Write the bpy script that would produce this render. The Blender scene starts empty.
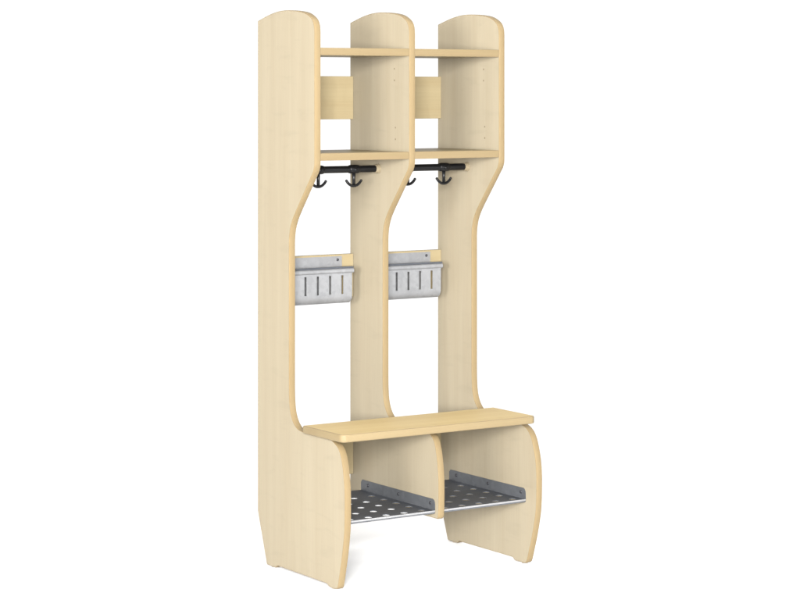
import bpy, bmesh, math, random
from mathutils import Vector
random.seed(3)
S = bpy.context.scene
C = S.collection

# ---------------------------------------------------------------- dimensions (metres)
T = 0.0175          # board thickness
W = 0.2732          # spacing of the side panels
NP = 3              # side panels, two bays
XP = [i * W for i in range(NP)]
FLOOR = -0.0085

# ---------------------------------------------------------------- materials
def new_mat(name):
    m = bpy.data.materials.new(name); m.use_nodes = True
    nt = m.node_tree
    return m, nt, nt.nodes['Principled BSDF']

def N(nt, kind, **kw):
    n = nt.nodes.new(kind)
    for k, v in kw.items():
        if k in n.inputs: n.inputs[k].default_value = v
        else: setattr(n, k, v)
    return n

def wood(name, base, light, dark, axis='Z', rough=0.42, figure=1.0, spec=0.10):
    """pale maple laminate: long soft streaks along the grain, fine pores, a few cross flecks"""
    m, nt, b = new_mat(name)
    L = nt.links.new
    tc = N(nt, 'ShaderNodeTexCoord')
    def mapped(sc_along, sc_across):
        mp = N(nt, 'ShaderNodeMapping')
        sc = [sc_across] * 3; sc['XYZ'.index(axis)] = sc_along
        mp.inputs['Scale'].default_value = sc
        info = N(nt, 'ShaderNodeObjectInfo')
        off = N(nt, 'ShaderNodeVectorMath', operation='SCALE'); off.inputs[0].default_value = (3.1, 1.7, 2.3)
        L(info.outputs['Random'], off.inputs['Scale'])
        L(off.outputs[0], mp.inputs['Location'])
        L(tc.outputs['Object'], mp.inputs['Vector'])
        return mp
    streak = N(nt, 'ShaderNodeTexNoise', Scale=1.0, Detail=4.0, Roughness=0.55, Distortion=0.6)
    L(mapped(1.1, 26).outputs[0], streak.inputs['Vector'])
    fine = N(nt, 'ShaderNodeTexNoise', Scale=1.0, Detail=3.0, Roughness=0.6)
    L(mapped(9, 420).outputs[0], fine.inputs['Vector'])
    fleck = N(nt, 'ShaderNodeTexNoise', Scale=1.0, Detail=3.0, Roughness=0.5, Distortion=0.4)
    L(mapped(42, 11).outputs[0], fleck.inputs['Vector'])
    r1 = N(nt, 'ShaderNodeValToRGB')
    r1.color_ramp.elements[0].position = 0.30; r1.color_ramp.elements[0].color = (*dark, 1)
    r1.color_ramp.elements[1].position = 0.72; r1.color_ramp.elements[1].color = (*light, 1)
    e = r1.color_ramp.elements.new(0.5); e.color = (*base, 1)
    L(streak.outputs['Fac'], r1.inputs['Fac'])
    r2 = N(nt, 'ShaderNodeMapRange'); r2.inputs['From Min'].default_value = 0.35; r2.inputs['From Max'].default_value = 0.65
    r2.inputs['To Min'].default_value = 0.965; r2.inputs['To Max'].default_value = 1.02
    L(fine.outputs['Fac'], r2.inputs['Value'])
    r3 = N(nt, 'ShaderNodeMapRange'); r3.inputs['From Min'].default_value = 0.56; r3.inputs['From Max'].default_value = 0.78
    r3.inputs['To Min'].default_value = 1.0; r3.inputs['To Max'].default_value = 1.0 - 0.07 * figure
    L(fleck.outputs['Fac'], r3.inputs['Value'])
    mu = N(nt, 'ShaderNodeMath', operation='MULTIPLY'); L(r2.outputs[0], mu.inputs[0]); L(r3.outputs[0], mu.inputs[1])
    mx = N(nt, 'ShaderNodeVectorMath', operation='SCALE')
    L(r1.outputs['Color'], mx.inputs[0]); L(mu.outputs[0], mx.inputs['Scale'])
    L(mx.outputs[0], b.inputs['Base Color'])
    rr = N(nt, 'ShaderNodeMapRange'); rr.inputs['To Min'].default_value = rough - 0.06; rr.inputs['To Max'].default_value = rough + 0.08
    L(fine.outputs['Fac'], rr.inputs['Value']); L(rr.outputs[0], b.inputs['Roughness'])
    b.inputs['Specular IOR Level'].default_value = spec
    bp = N(nt, 'ShaderNodeBump', Strength=0.05, Distance=0.0004)
    L(fine.outputs['Fac'], bp.inputs['Height']); L(bp.outputs[0], b.inputs['Normal'])
    return m

def zinc(name, lo, hi, rough, metallic, scale=70, spec=0.5):
    """galvanised sheet: crystal spangle in tone and roughness"""
    m, nt, b = new_mat(name)
    L = nt.links.new
    tc = N(nt, 'ShaderNodeTexCoord')
    v = N(nt, 'ShaderNodeTexVoronoi', Scale=scale); L(tc.outputs['Object'], v.inputs['Vector'])
    n = N(nt, 'ShaderNodeTexNoise', Scale=scale * 3, Detail=3.0); L(tc.outputs['Object'], n.inputs['Vector'])
    sep = N(nt, 'ShaderNodeSeparateColor'); L(v.outputs['Color'], sep.inputs[0])
    mixf = N(nt, 'ShaderNodeMath', operation='MULTIPLY_ADD'); mixf.inputs[1].default_value = 0.6
    h = N(nt, 'ShaderNodeMath', operation='MULTIPLY'); h.inputs[1].default_value = 0.4
    L(n.outputs['Fac'], h.inputs[0]); L(sep.outputs[0], mixf.inputs[0]); L(h.outputs[0], mixf.inputs[2])
    r = N(nt, 'ShaderNodeValToRGB')
    r.color_ramp.elements[0].color = (*lo, 1); r.color_ramp.elements[1].color = (*hi, 1)
    L(mixf.outputs[0], r.inputs['Fac']); L(r.outputs['Color'], b.inputs['Base Color'])
    rr = N(nt, 'ShaderNodeMapRange'); rr.inputs['To Min'].default_value = rough - 0.07; rr.inputs['To Max'].default_value = rough + 0.07
    L(mixf.outputs[0], rr.inputs['Value']); L(rr.outputs[0], b.inputs['Roughness'])
    b.inputs['Metallic'].default_value = metallic
    b.inputs['Specular IOR Level'].default_value = spec
    return m

def plain(name, col, rough=0.5, metallic=0.0, spec=0.5, noise=0.06):
    m, nt, b = new_mat(name)
    L = nt.links.new
    tc = N(nt, 'ShaderNodeTexCoord')
    n = N(nt, 'ShaderNodeTexNoise', Scale=160.0, Detail=3.0); L(tc.outputs['Object'], n.inputs['Vector'])
    r = N(nt, 'ShaderNodeMapRange'); r.inputs['To Min'].default_value = 1 - noise; r.inputs['To Max'].default_value = 1 + noise
    L(n.outputs['Fac'], r.inputs['Value'])
    mx = N(nt, 'ShaderNodeVectorMath', operation='SCALE'); mx.inputs[0].default_value = col
    L(r.outputs[0], mx.inputs['Scale']); L(mx.outputs[0], b.inputs['Base Color'])
    b.inputs['Roughness'].default_value = rough; b.inputs['Metallic'].default_value = metallic
    b.inputs['Specular IOR Level'].default_value = spec
    return m

def tones(c, k=0.042):
    up = tuple(v * (1 + k * (1 + 0.25 * i)) for i, v in enumerate(c)); dn = tuple(v * (1 - k * (1 + 0.45 * i)) for i, v in enumerate(c))
    return c, up, dn
MAPLE = wood('maple_laminate', *tones((0.204, 0.175, 0.124)), 'Z')
MAPLE_X = wood('maple_laminate_lengthwise', *tones((0.212, 0.172, 0.100)), 'X')
SEAT = wood('maple_seat_laminate', *tones((0.345, 0.262, 0.128)), 'X', rough=0.55, figure=0.6, spec=0.12)
BAND = wood('maple_edge_band', *tones((0.148, 0.110, 0.059), 0.04), 'Z', rough=0.42, figure=0.4)
BAND_X = wood('maple_edge_band_lengthwise', *tones((0.140, 0.106, 0.058), 0.04), 'X', rough=0.42, figure=0.4)
BAND_SEAT = wood('maple_seat_edge_band', *tones((0.158, 0.122, 0.068), 0.03), 'X', rough=0.42, figure=0.4)
ZINC_LIT = zinc('lit_zinc_edge', (0.165, 0.166, 0.17), (0.21, 0.21, 0.215), 0.4, 0.2, 110, 0.3)  # tray zinc made brighter: light on the front edge put into the colour
ZINC = zinc('galvanised_sheet', (0.148, 0.151, 0.157), (0.190, 0.193, 0.199), 0.45, 0.3, 110, 0.3)
ZINC_SHADED = zinc('shaded_zinc_sheet', (0.042, 0.046, 0.054), (0.062, 0.067, 0.077), 0.55, 0.2, 120, 0.2)  # same galvanised metal, shade and dark reflection put into the colour
ZINC_HALF_SHADED = zinc('half_shaded_zinc_sheet', (0.055, 0.058, 0.063), (0.082, 0.086, 0.093), 0.5, 0.3, 90, 0.3)  # same tray metal, lighter step of the shade put into the colour
BLACK = plain('black_plastic', (0.0035, 0.0035, 0.004), 0.36, 0.0, 0.22)
CREAM = plain('cream_plastic', (0.165, 0.135, 0.088), 0.5, 0.0, 0.2)
SCREW = plain('steel_screw', (0.035, 0.035, 0.04), 0.4, 0.5)
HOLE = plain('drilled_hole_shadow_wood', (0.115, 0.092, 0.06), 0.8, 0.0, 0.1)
FOOTM = plain('grey_plastic', (0.16, 0.14, 0.11), 0.6)
WHITE = plain('white_studio_floor', (0.86, 0.86, 0.86), 0.9, 0.0, 0.0, 0.01)

# ---------------------------------------------------------------- mesh helpers
def link(name, bm, mat, parent=None, smooth=False, loc=None):
    bmesh.ops.recalc_face_normals(bm, faces=bm.faces)
    me = bpy.data.meshes.new(name); bm.to_mesh(me); bm.free()
    me.materials.append(mat)
    if smooth:
        for p in me.polygons: p.use_smooth = True
    o = bpy.data.objects.new(name, me); C.objects.link(o)
    if parent: o.parent = parent
    if loc: o.location = loc
    return o

def bevel(o, w, seg=2, ang=35):
    md = o.modifiers.new('bevel', 'BEVEL'); md.width = w; md.segments = seg
    md.limit_method = 'ANGLE'; md.angle_limit = math.radians(ang)
    md.harden_normals = True
    for p in o.data.polygons: p.use_smooth = True
    return o

def box_bm(x0, x1, y0, y1, z0, z1, bm=None):
    bm = bm or bmesh.new()
    v = [bm.verts.new((x, y, z)) for x in (x0, x1) for y in (y0, y1) for z in (z0, z1)]
    for f in ((0, 1, 3, 2), (4, 6, 7, 5), (0, 4, 5, 1), (2, 3, 7, 6), (0, 2, 6, 4), (1, 5, 7, 3)):
        bm.faces.new([v[i] for i in f])
    return bm

def tube_bm(path, rad, n=16, cap=True, bm=None):
    """round rod along a polyline; rad is a number or a list"""
    bm = bm or bmesh.new()
    path = [Vector(p) for p in path]
    rings = []
    up = None
    for i, p in enumerate(path):
        t = (path[min(i + 1, len(path) - 1)] - path[max(i - 1, 0)]).normalized()
        if up is None:
            a = Vector((0, 1, 0)) if abs(t.y) < 0.9 else Vector((0, 0, 1))
            up = (a - t * a.dot(t)).normalized()
        else:
            up = (up - t * up.dot(t)).normalized()
        s = t.cross(up)
        r = rad[i] if isinstance(rad, (list, tuple)) else rad
        rings.append([bm.verts.new(p + (up * math.cos(2 * math.pi * k / n) + s * math.sin(2 * math.pi * k / n)) * r) for k in range(n)])
    for a, b in zip(rings, rings[1:]):
        for k in range(n):
            bm.faces.new((a[k], a[(k + 1) % n], b[(k + 1) % n], b[k]))
    if cap:
        bm.faces.new(rings[0][::-1]); bm.faces.new(rings[-1])
    return bm

def catmull(pts, k=6):
    """smooth open curve through 2-D points"""
    out = []
    P = [pts[0]] + list(pts) + [pts[-1]]
    for i in range(1, len(P) - 2):
        p0, p1, p2, p3 = P[i - 1], P[i], P[i + 1], P[i + 2]
        for j in range(k):
            t = j / k
            out.append(tuple(0.5 * (2 * p1[d] + (-p0[d] + p2[d]) * t + (2 * p0[d] - 5 * p1[d] + 4 * p2[d] - p3[d]) * t * t
                                    + (-p0[d] + 3 * p1[d] - 3 * p2[d] + p3[d]) * t ** 3) for d in range(2)))
    out.append(tuple(pts[-1]))
    return out

def clean(pts, eps=2e-4):
    out = []
    for p in pts:
        if not out or (Vector(p) - Vector(out[-1])).length > eps: out.append(tuple(p))
    if (Vector(out[0]) - Vector(out[-1])).length < eps: out.pop()
    return out

def inset(poly, d):
    """offset a closed 2-D outline inwards by d"""
    n = len(poly)
    area = sum(poly[i][0] * poly[(i + 1) % n][1] - poly[(i + 1) % n][0] * poly[i][1] for i in range(n))
    sg = 1 if area > 0 else -1
    out = []
    for i in range(n):
        a, b, c = Vector(poly[i - 1]), Vector(poly[i]), Vector(poly[(i + 1) % n])
        e1, e2 = (b - a).normalized(), (c - b).normalized()
        n1, n2 = Vector((-e1.y, e1.x)) * sg, Vector((-e2.y, e2.x)) * sg
        m = n1 + n2
        m = m / max(0.4, m.dot(n1)) if m.length > 1e-6 else n1
        out.append(tuple(b + m * d))
    return out

# ---------------------------------------------------------------- the setting
bm = bmesh.new()
R = 1.6
vs = [bm.verts.new((math.cos(a) * R, math.sin(a) * R, FLOOR)) for a in [2 * math.pi * k / 96 for k in range(96)]]
bm.faces.new(vs)
fl = link('floor', bm, WHITE)
fl['kind'] = 'structure'
fl['label'] = 'plain white studio floor under the wooden cloakroom unit'
fl['category'] = 'floor'

# ---------------------------------------------------------------- the unit
unit = bpy.data.objects.new('cloakroom_unit', None); C.objects.link(unit)
unit.location = (0, 0, FLOOR)
unit['label'] = 'pale maple two-place cloakroom unit with bench seat, coat hooks and metal shoe trays'
unit['category'] = 'coat locker'
frame = unit
ROOT = Vector((0, 0, -FLOOR))   # children keep coordinates with z = 0 at the panel's bottom edge

def part(name, bm, mat, parent=None, smooth=False, loc=(0, 0, 0)):
    par = parent or unit
    o = link(name, bm, mat, par, smooth)
    o.location = Vector(loc) + (ROOT if par is unit else Vector((0, 0, 0)))
    return o

def copy_part(src, dx):
    c = src.copy(); C.objects.link(c); c.parent = src.parent
    c.location = src.location + Vector((dx, 0, 0))
    for ch in list(src.children):
        d = ch.copy(); C.objects.link(d); d.parent = c
    return c

# --- side panels -------------------------------------------------
UF = -0.2770        # front of the upper cupboard
IN = -0.1560        # front of the narrow upright
def panel_outline(grow, legs=True):
    def g(p):
        y, z = p
        return (-0.345 + (y + 0.345) * (1 + grow / 0.065), z) if y < -0.345 else (y, z)
    top = catmull([(0, 1.349), (-0.035, 1.3580), (-0.070, 1.3655), (-0.108, 1.3705), (-0.150, 1.3715), (-0.195, 1.3685), (-0.228, 1.3635),
                   (-0.250, 1.3555), (-0.2665, 1.3450), (-0.2748, 1.3310), (UF, 1.3150)], 5)
    knee = catmull([(UF, 1.002), (-0.2760, 0.991), (-0.2705, 0.978)], 4)
    hip = catmull([(-0.1890, 0.8800), (-0.1735, 0.8590), (-0.1635, 0.8400), (-0.1580, 0.8200), (IN, 0.8000)], 4)
    lap = catmull([(IN, 0.460), (-0.1568, 0.428), (-0.1600, 0.398), (-0.1680, 0.376), (-0.1810, 0.3600), (-0.1980, 0.3505), (-0.2200, 0.3472), (-0.235, 0.3470)], 4)
    belly = [(-0.344, 0.3470), (-0.352, 0.3450), (-0.368, 0.3385), (-0.3835, 0.3280), (-0.3952, 0.3080), (-0.4050, 0.2690), (-0.4095, 0.2300), (-0.4100, 0.1870)]
    if legs:
        belly += [(-0.4085, 0.1400), (-0.4035, 0.1020), (-0.3955, 0.0610), (-0.3865, 0.0230), (-0.3820, 0.0050)]
        low = [(-0.3795, -0.0015), (-0.3760, -0.0048), (-0.3710, -0.0060), (-0.3450, -0.0060), (-0.3405, -0.0045), (-0.3365, -0.0012), (-0.3320, 0.0)]
        rear = [(-0.1010, 0.0), (-0.0970, -0.0012), (-0.0935, -0.0045), (-0.0890, -0.0060), (-0.0490, -0.0060), (-0.0455, -0.0045), (-0.0440, -0.0010), (-0.0010, 0.1170), (0.0, 0.1210)]
    else:
        belly += [(-0.4092, 0.1600), (-0.4070, 0.1420)]
        low = [(-0.4055, 0.1378), (-0.4020, 0.1350)]
        rear = [(-0.0040, 0.1350), (-0.0008, 0.1365), (0.0, 0.1400)]
    pts = top + knee + hip + lap + catmull([g(p) for p in belly], 4) + [g(p) for p in low] + rear
    return clean(pts)

def make_panel(x, grow, legs):
    outer = panel_outline(grow, legs)
    inner = inset(outer, 0.0016)
    bm = bmesh.new()
    a = [bm.verts.new((0, y, z)) for y, z in inner]
    b = [bm.verts.new((T, y, z)) for y, z in inner]
    bm.faces.new(a); bm.faces.new(b[::-1])
    n = len(inner)
    for i in range(n):
        bm.faces.new((a[i], b[i], b[(i + 1) % n], a[(i + 1) % n]))
    p = part('side_panel', bm, MAPLE, loc=(x, 0, 0))
    # edge band: a ring round the whole outline with softly rounded outer edges
    bm = bmesh.new()
    r = 0.0015
    prof = [(0.0, 0.0016), (0.0, r), (r * 0.3, r * 0.3), (r, 0.0), (T - r, 0.0), (T - r * 0.3, r * 0.3), (T, r), (T, 0.0016)]
    rings = []
    for dx, d in prof:
        pl = inset(outer, d)
        rings.append([bm.verts.new((dx, y, z)) for y, z in pl])
    for ra, rb in zip(rings, rings[1:]):
        for i in range(n):
            bm.faces.new((ra[i], rb[i], rb[(i + 1) % n], ra[(i + 1) % n]))
    for i in range(n):      # closed on the inside, against the board
        bm.faces.new((rings[-1][i], rings[0][i], rings[0][(i + 1) % n], rings[-1][(i + 1) % n]))
    e = part('edge_band', bm, BAND, p, smooth=True)
    md = e.modifiers.new('split', 'EDGE_SPLIT'); md.split_angle = math.radians(40)
    return p

panels = [make_panel(XP[0], 0.0055, True), make_panel(XP[1], -0.004, False), make_panel(XP[2], 0.026, True)]
for p, grow in ((panels[0], 0.0), (panels[2], 0.026)):
    for y in (-0.069, -0.357 - grow * 0.7):
        bm = tube_bm([(T / 2, y, -0.0060), (T / 2, y, -0.0072), (T / 2, y, -0.0085)], [0.0078, 0.0078, 0.0068], 20)
        part('glide', bm, FOOTM, p)
for p in panels[1:]:        # drilled holes for moving the shelf, seen on the faces turned to the left
    for y, z in ((-0.209, 1.229), (-0.209, 1.200), (-0.214, 1.082), (-0.214, 1.053)):
        bm = tube_bm([(-0.0003, y, z), (0.002, y, z)], 0.0023, 12)
        part('pin_hole', bm, HOLE, p)

# --- shelves of the two cupboards --------------------------------
B0, B1 = T + 0.0002, W - 0.0002      # clear width of the first bay
def make_shelf(z0, z1):
    s = part('shelf', box_bm(B0, B1, UF + 0.0030, -0.0015, z0, z1), MAPLE_X)
    bevel(s, 0.0006)
    e = part('edge_band', box_bm(B0, B1, UF + 0.0012, UF + 0.0029, z0, z1), BAND_X, s)
    bevel(e, 0.0012)
    return s
for z0, z1 in ((1.2598, 1.2780), (1.0050, 1.0230)):
    copy_part(make_shelf(z0, z1), W)

# --- back boards --------------------------------------------------
def make_rail(z0, z1):
    r = part('back_board', box_bm(B0, B1, -0.0165, -0.0008, z0, z1), MAPLE_X)
    bevel(r, 0.0012)
    return r
for z0, z1 in ((1.1010, 1.2115), (0.6450, 0.7555), (0.1900, 0.3080)):
    copy_part(make_rail(z0, z1), W)

# --- seat -----------------------------------------------------------
SX0, SX1, SY0, SY1 = -0.0150, 0.5530, -0.4270, -0.2430
SZ0, SZ1 = 0.3474, 0.3662
def rounded(x0, x1, y0, y1, rf, rb, n=8):
    pts = []
    for cx, cy, r, a0 in ((x1 - rb, y1 - rb, rb, 0), (x0 + rb, y1 - rb, rb, 90), (x0 + rf, y0 + rf, rf, 180), (x1 - rf, y0 + rf, rf, 270)):
        for k in range(n + 1):
            a = math.radians(a0 + 90 * k / n)
            pts.append((cx + r * math.cos(a), cy + r * math.sin(a)))
    return pts
SR = 0.0036
pl = clean(rounded(SX0, SX1, SY0, SY1, 0.016, 0.006))
core = inset(pl, SR)
bm = bmesh.new()
a = [bm.verts.new((x, y, SZ0)) for x, y in core]; b = [bm.verts.new((x, y, SZ1)) for x, y in core]
bm.faces.new(a[::-1]); bm.faces.new(b)
for i in range(len(core)):
    j = (i + 1) % len(core); bm.faces.new((a[i], a[j], b[j], b[i]))
seat = part('seat', bm, SEAT)
bm = bmesh.new()
prof = [(SR * (1 - math.sin(math.radians(t))), SZ0 + SR * (1 - math.cos(math.radians(t)))) for t in (0, 22, 45, 68, 90)]
prof += [(SR * (1 - math.cos(math.radians(t))), SZ1 - SR * (1 - math.sin(math.radians(t)))) for t in (0, 22, 45, 68, 90)]
rings = [[bm.verts.new((x, y, z)) for x, y in inset(pl, d)] for d, z in prof]
for ra, rb in zip(rings, rings[1:] + rings[:1]):
    for i in range(len(pl)):
        j = (i + 1) % len(pl); bm.faces.new((ra[i], ra[j], rb[j], rb[i]))
part('edge_band', bm, BAND_SEAT, seat, smooth=True).modifiers.new('split', 'EDGE_SPLIT').split_angle = math.radians(50)

# --- coat rails with hooks ------------------------------------------
RY, RZ = -0.135, 0.9775
def make_coat_rail():
    x0, x1 = T + 0.010, W - 0.0085
    r = part('coat_rail', tube_bm([(x0, RY, RZ), (x1, RY, RZ)], 0.0088, 24), BLACK)
    bevel(r, 0.0008)
    for xa, xb in ((T + 0.0002, T + 0.0115), (W - 0.0115, W - 0.0002)):
        # cream socket the rail plugs into: a flange against the board and a short collar
        s = 1 if xa < 0.1 else -1
        w = xa if s == 1 else xb
        bm = tube_bm([(w, RY, RZ), (w + s * 0.0035, RY, RZ), (w + s * 0.0040, RY, RZ), (w + s * 0.0100, RY, RZ), (w + s * 0.0105, RY, RZ)],
                     [0.0125, 0.0123, 0.0112, 0.0108, 0.0100], 24)
        o = part('rail_socket', bm, CREAM, r, smooth=True)
        o.modifiers.new('split', 'EDGE_SPLIT').split_angle = math.radians(35)
    for x in (0.096, 0.200):
        # sleeve gripping the rail
        bm = tube_bm([(x - 0.0150, RY, RZ), (x - 0.0138, RY, RZ), (x - 0.0090, RY, RZ), (x + 0.0090, RY, RZ), (x + 0.0138, RY, RZ), (x + 0.0150, RY, RZ)],
                     [0.0092, 0.0102, 0.0112, 0.0112, 0.0102, 0.0092], 24)
        # boss at the front of the sleeve
        tube_bm([(x, RY - 0.007, RZ - 0.001), (x, RY - 0.0120, RZ - 0.001), (x, RY - 0.0130, RZ - 0.001)], [0.0046, 0.0046, 0.0034], 16, bm=bm)
        # stem and the anchor-shaped double prong below it
        tube_bm([(x, RY, RZ - 0.008), (x, RY, 0.955), (x, RY, 0.9385)], [0.0046, 0.0040, 0.0042], 12, bm=bm)
        arc = []
        for k in range(17):
            t = -1 + k / 8
            arc.append((x + 0.0215 * t, RY, 0.9355 + 0.0125 * abs(t) ** 2.2))
        rad = [0.0035 if 0 < k < 16 else 0.0028 for k in range(17)]
        tube_bm(arc, rad, 12, bm=bm)
        for s in (-1, 1):
            made = bmesh.ops.create_uvsphere(bm, u_segments=12, v_segments=8, radius=0.0036)
            bmesh.ops.translate(bm, verts=made['verts'], vec=(x + s * 0.0215, RY, 0.9484))
        part('coat_hook', bm, BLACK, r, smooth=True)
    return r
rail2 = copy_part(make_coat_rail(), W)
# in the second bay the left hook has slid a little towards the board
hooks = [c for c in rail2.children if c.name.startswith('coat_hook')]
min(hooks, key=lambda c: min(v.co.x for v in c.data.vertices)).location.x -= 0.007

# --- galvanised troughs on the middle back boards ---------------------
YB, YF = -0.0178, -0.0672
def make_trough():
    x0, x1 = 0.0540, 0.2370
    bx0, bx1 = x0, x1
    sl = [0.0630 + 0.0362 * k for k in range(5)]
    hw = 0.0031
    xs = [x0]
    for s in sl: xs += [s - hw, s + hw]
    xs += [x1]
    back = [(YB, 0.7512), (YB, 0.668)]
    bot = [(YB, 0.668), (YB, 0.6520), (YB - 0.0020, 0.6430), (YB - 0.0070, 0.6370), (YB - 0.0130, 0.6352), (YF + 0.0175, 0.6352), (YF + 0.0115, 0.6368), (YF + 0.0062, 0.6408), (YF + 0.0024, 0.6465), (YF + 0.0005, 0.6530), (YF, 0.6590)]
    front = [(YF, 0.6590), (YF, 0.7065)]
    lip = [(YF, 0.7065), (YF, 0.7125)]
    bm = bmesh.new()
    cache = {}
    def V(x, y, z):
        k = (round(x, 5), round(y, 5), round(z, 5))
        if k not in cache: cache[k] = bm.verts.new((x, y, z))
        return cache[k]
    def strip(prof, xa, xb):
        for (ya, za), (yb, zb) in zip(prof, prof[1:]):
            bm.faces.new((V(xa, ya, za), V(xb, ya, za), V(xb, yb, zb), V(xa, yb, zb)))
    for i in range(len(xs) - 1):
        slot = i % 2 == 1
        strip(back, xs[i], xs[i + 1]); strip(bot, xs[i], xs[i + 1])
        if not slot: strip(front, xs[i], xs[i + 1])
        strip(lip, xs[i], xs[i + 1])
    t = part('storage_trough', bm, ZINC)
    md = t.modifiers.new('thickness', 'SOLIDIFY'); md.thickness = 0.0011; md.offset = 0
    for p in t.data.polygons: p.use_smooth = True
    t.modifiers.new('split', 'EDGE_SPLIT').split_angle = math.radians(35)
    # rolled rim along the front
    prof = [(YF - 0.0008, 0.7118), (YF - 0.0040, 0.7128), (YF - 0.0056, 0.7155), (YF - 0.0056, 0.7205), (YF - 0.0036, 0.7235), (YF + 0.0004, 0.7240), (YF + 0.0014, 0.7220), (YF + 0.0010, 0.7130)]
    bm = bmesh.new()
    ra = [bm.verts.new((x0 - 0.0025, y, z)) for y, z in prof]; rb = [bm.verts.new((x1 + 0.0030, y, z)) for y, z in prof]
    bm.faces.new(ra); bm.faces.new(rb[::-1])
    for i in range(len(prof)):
        j = (i + 1) % len(prof); bm.faces.new((ra[i], rb[i], rb[j], ra[j]))
    rim = part('rim', bm, ZINC, t, smooth=True)
    rim.modifiers.new('split', 'EDGE_SPLIT').split_angle = math.radians(50)
    # added strip: dark reflection along the rim top, put into its colour
    bm = box_bm(x0 - 0.0025, x1 + 0.0030, YF - 0.0040, YF + 0.0030, 0.7243, 0.7285)
    bevel(part('rim_reflection', bm, ZINC_SHADED, t), 0.0010)
    for x in (x0 + 0.013, x1 - 0.013):
        bm = tube_bm([(x, YB - 0.0004, 0.7420), (x, YB - 0.0022, 0.7420), (x, YB - 0.0030, 0.7420)], [0.0036, 0.0034, 0.0020], 16)
        part('screw', bm, SCREW, t, smooth=True)
    return t
copy_part(make_trough(), W)

# --- perforated shoe trays ---------------------------------------------
def make_tray():
    x0, x1 = T + 0.0012, W - 0.0012
    y0, y1 = -0.3915, -0.0550
    z = 0.1540
    px, py, r = 0.0512, 0.0568, 0.0095
    hx = [0.0400 + px * k for k in range(5)]
    hy = [-0.3735 + py * k for k in range(5)]
    c = 0.0120
    bm = bmesh.new()
    def quad(xa, xb, ya, yb):
        if xb - xa < 1e-6 or yb - ya < 1e-6: return
        bm.faces.new([bm.verts.new(p) for p in ((xa, ya, z), (xb, ya, z), (xb, yb, z), (xa, yb, z))])
    def holed(cx, cy):
        n = 24
        inn, out = [], []
        for k in range(n):
            a = 2 * math.pi * (k + 0.0) / n
            ca, sa = math.cos(a), math.sin(a)
            inn.append(bm.verts.new((cx + r * ca, cy + r * sa, z)))
            s = c / max(abs(ca), abs(sa))
            out.append(bm.verts.new((cx + s * ca, cy + s * sa, z)))
        for k in range(n):
            j = (k + 1) % n
            bm.faces.new((inn[k], out[k], out[j], inn[j]))
    xe = [x0] + [v for h in hx for v in (h - c, h + c)] + [x1]
    ye = [y0] + [v for h in hy for v in (h - c, h + c)] + [y1]
    for i in range(len(xe) - 1):
        for j in range(len(ye) - 1):
            if i % 2 == 1 and j % 2 == 1: holed(hx[i // 2], hy[j // 2])
            else: quad(xe[i], xe[i + 1], ye[j], ye[j + 1])
    bmesh.ops.remove_doubles(bm, verts=bm.verts, dist=2e-5)
    t = part('shoe_tray', bm, ZINC_SHADED)
    md = t.modifiers.new('thickness', 'SOLIDIFY'); md.thickness = 0.0013; md.offset = 0
    # upright flanges screwed to the boards
    for xa, xb in ((T + 0.0002, T + 0.0014), (W - 0.0014, W - 0.0002)):
        prof = [(y1, z - 0.0006), (y1, z + 0.021), (y1 - 0.006, z + 0.0275)]
        prof += [(y0 + 0.0110, z + 0.0275), (y0 + 0.0050, z + 0.0255), (y0 + 0.0018, z + 0.0210), (y0 + 0.0005, z + 0.0150), (y0 + 0.0005, z - 0.0006)]
        bm = bmesh.new()
        a = [bm.verts.new((xa, y, zz)) for y, zz in prof]; b = [bm.verts.new((xb, y, zz)) for y, zz in prof]
        bm.faces.new(a); bm.faces.new(b[::-1])
        for i in range(len(prof)):
            j = (i + 1) % len(prof); bm.faces.new((a[i], b[i], b[j], a[j]))
        part('flange', bm, ZINC_HALF_SHADED, t)
        s = 1 if xa < 0.1 else -1
        xi = xb if s == 1 else xa
        for y in (-0.088, -0.230, -0.372):
            bm = tube_bm([(xi, y, z + 0.0165), (xi + s * 0.0016, y, z + 0.0165), (xi + s * 0.0022, y, z + 0.0165)], [0.0042, 0.0038, 0.0022], 14)
            part('screw', bm, SCREW, t, smooth=True)
    # folded front edge
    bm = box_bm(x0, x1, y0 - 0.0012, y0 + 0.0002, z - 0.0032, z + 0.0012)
    bevel(part('front_edge', bm, ZINC_LIT, t), 0.0004)
    bm = box_bm(x0, x1, y0 - 0.0004, y0 + 0.0060, z - 0.0066, z - 0.0034)
    bevel(part('front_hem', bm, ZINC_HALF_SHADED, t), 0.0006)
    return t
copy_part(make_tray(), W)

# ---------------------------------------------------------------- light
w = bpy.data.worlds.new('World'); S.world = w; w.use_nodes = True
bg = w.node_tree.nodes['Background']
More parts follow.
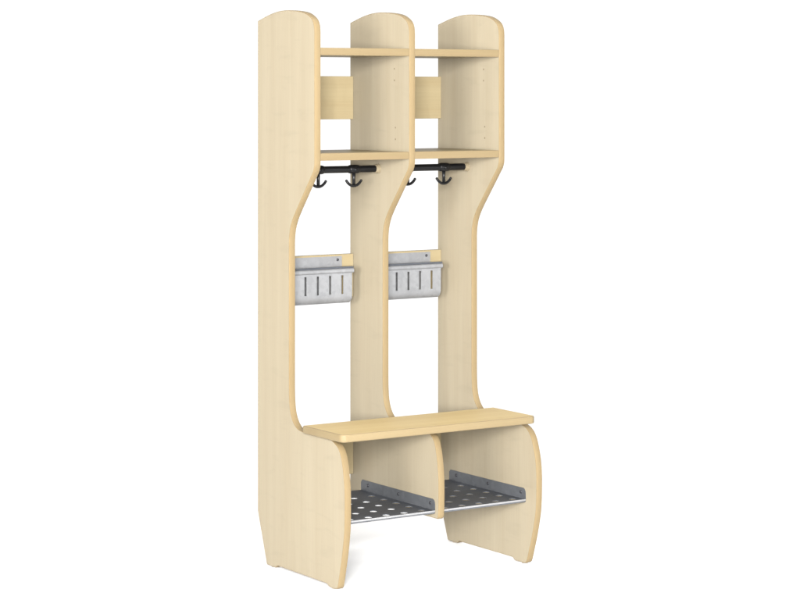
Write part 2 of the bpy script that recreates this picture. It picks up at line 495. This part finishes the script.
# added world gradient: white behind, dim warm left and front to cut light there
wt = w.node_tree
wc = wt.nodes.new('ShaderNodeTexCoord')
wd = wt.nodes.new('ShaderNodeVectorMath'); wd.operation = 'DOT_PRODUCT'; wd.inputs[1].default_value = (0.87, 0.5, 0.0)
wr = wt.nodes.new('ShaderNodeMapRange'); wr.interpolation_type = 'SMOOTHSTEP'
wr.inputs['From Min'].default_value = -0.45; wr.inputs['From Max'].default_value = 0.25
wt.links.new(wc.outputs['Generated'], wd.inputs[0]); wt.links.new(wd.outputs['Value'], wr.inputs['Value'])
wk = wt.nodes.new('ShaderNodeMix'); wk.data_type = 'RGBA'
wk.inputs['A'].default_value = (0.24, 0.19, 0.11, 1); wk.inputs['B'].default_value = (1, 1, 1, 1)
wt.links.new(wr.outputs[0], wk.inputs['Factor']); wt.links.new(wk.outputs['Result'], bg.inputs['Color'])
bg.inputs['Strength'].default_value = 1.08

def area(name, loc, target, size, power, col=(1, 1, 1)):
    l = bpy.data.lights.new(name, 'AREA'); l.shape = 'RECTANGLE'; l.size, l.size_y = size; l.energy = power; l.color = col
    o = bpy.data.objects.new(name, l); C.objects.link(o)
    o.location = loc
    o.rotation_euler = (Vector(target) - Vector(loc)).to_track_quat('-Z', 'Y').to_euler()
    return o
area('softbox_key', (-2.95, -5.25, 1.45), (0.25, -0.2, 0.9), (1.6, 1.5), 1420)
side = area('softbox_side', (-4.5, -2.8, 1.35), (0.25, -0.2, 1.35), (1.6, 1.6), 38)
side.data.spread = math.radians(50)     # honeycomb grid: falls off towards the floor
area('added_fill', (1.8, -4.6, 0.9), (0.25, -0.2, 0.55), (1.6, 1.4), 60)  # added lamp at front right, lifts inner faces and back boards
area('softbox_top', (0.1, -0.9, 3.8), (0.25, -0.3, 0.0), (2.0, 2.0), 95)

# ---------------------------------------------------------------- camera
cam = bpy.data.cameras.new('camera'); co = bpy.data.objects.new('camera', cam); C.objects.link(co)
co.location = (-2.7435, -4.8391, 1.1716)
co.rotation_euler = (math.radians(90), 0, -0.5800)
cam.sensor_width = 36; cam.lens = 2212.81 / 800 * 36
cam.shift_x = 0.0; cam.shift_y = -(300 - 91.74) / 800
cam.clip_start = 0.1; cam.clip_end = 200
S.camera = co

S.view_settings.view_transform = 'Standard'; S.view_settings.look = 'None'
S.view_settings.exposure = 0.06; S.view_settings.gamma = 1.0
S.render.film_transparent = False
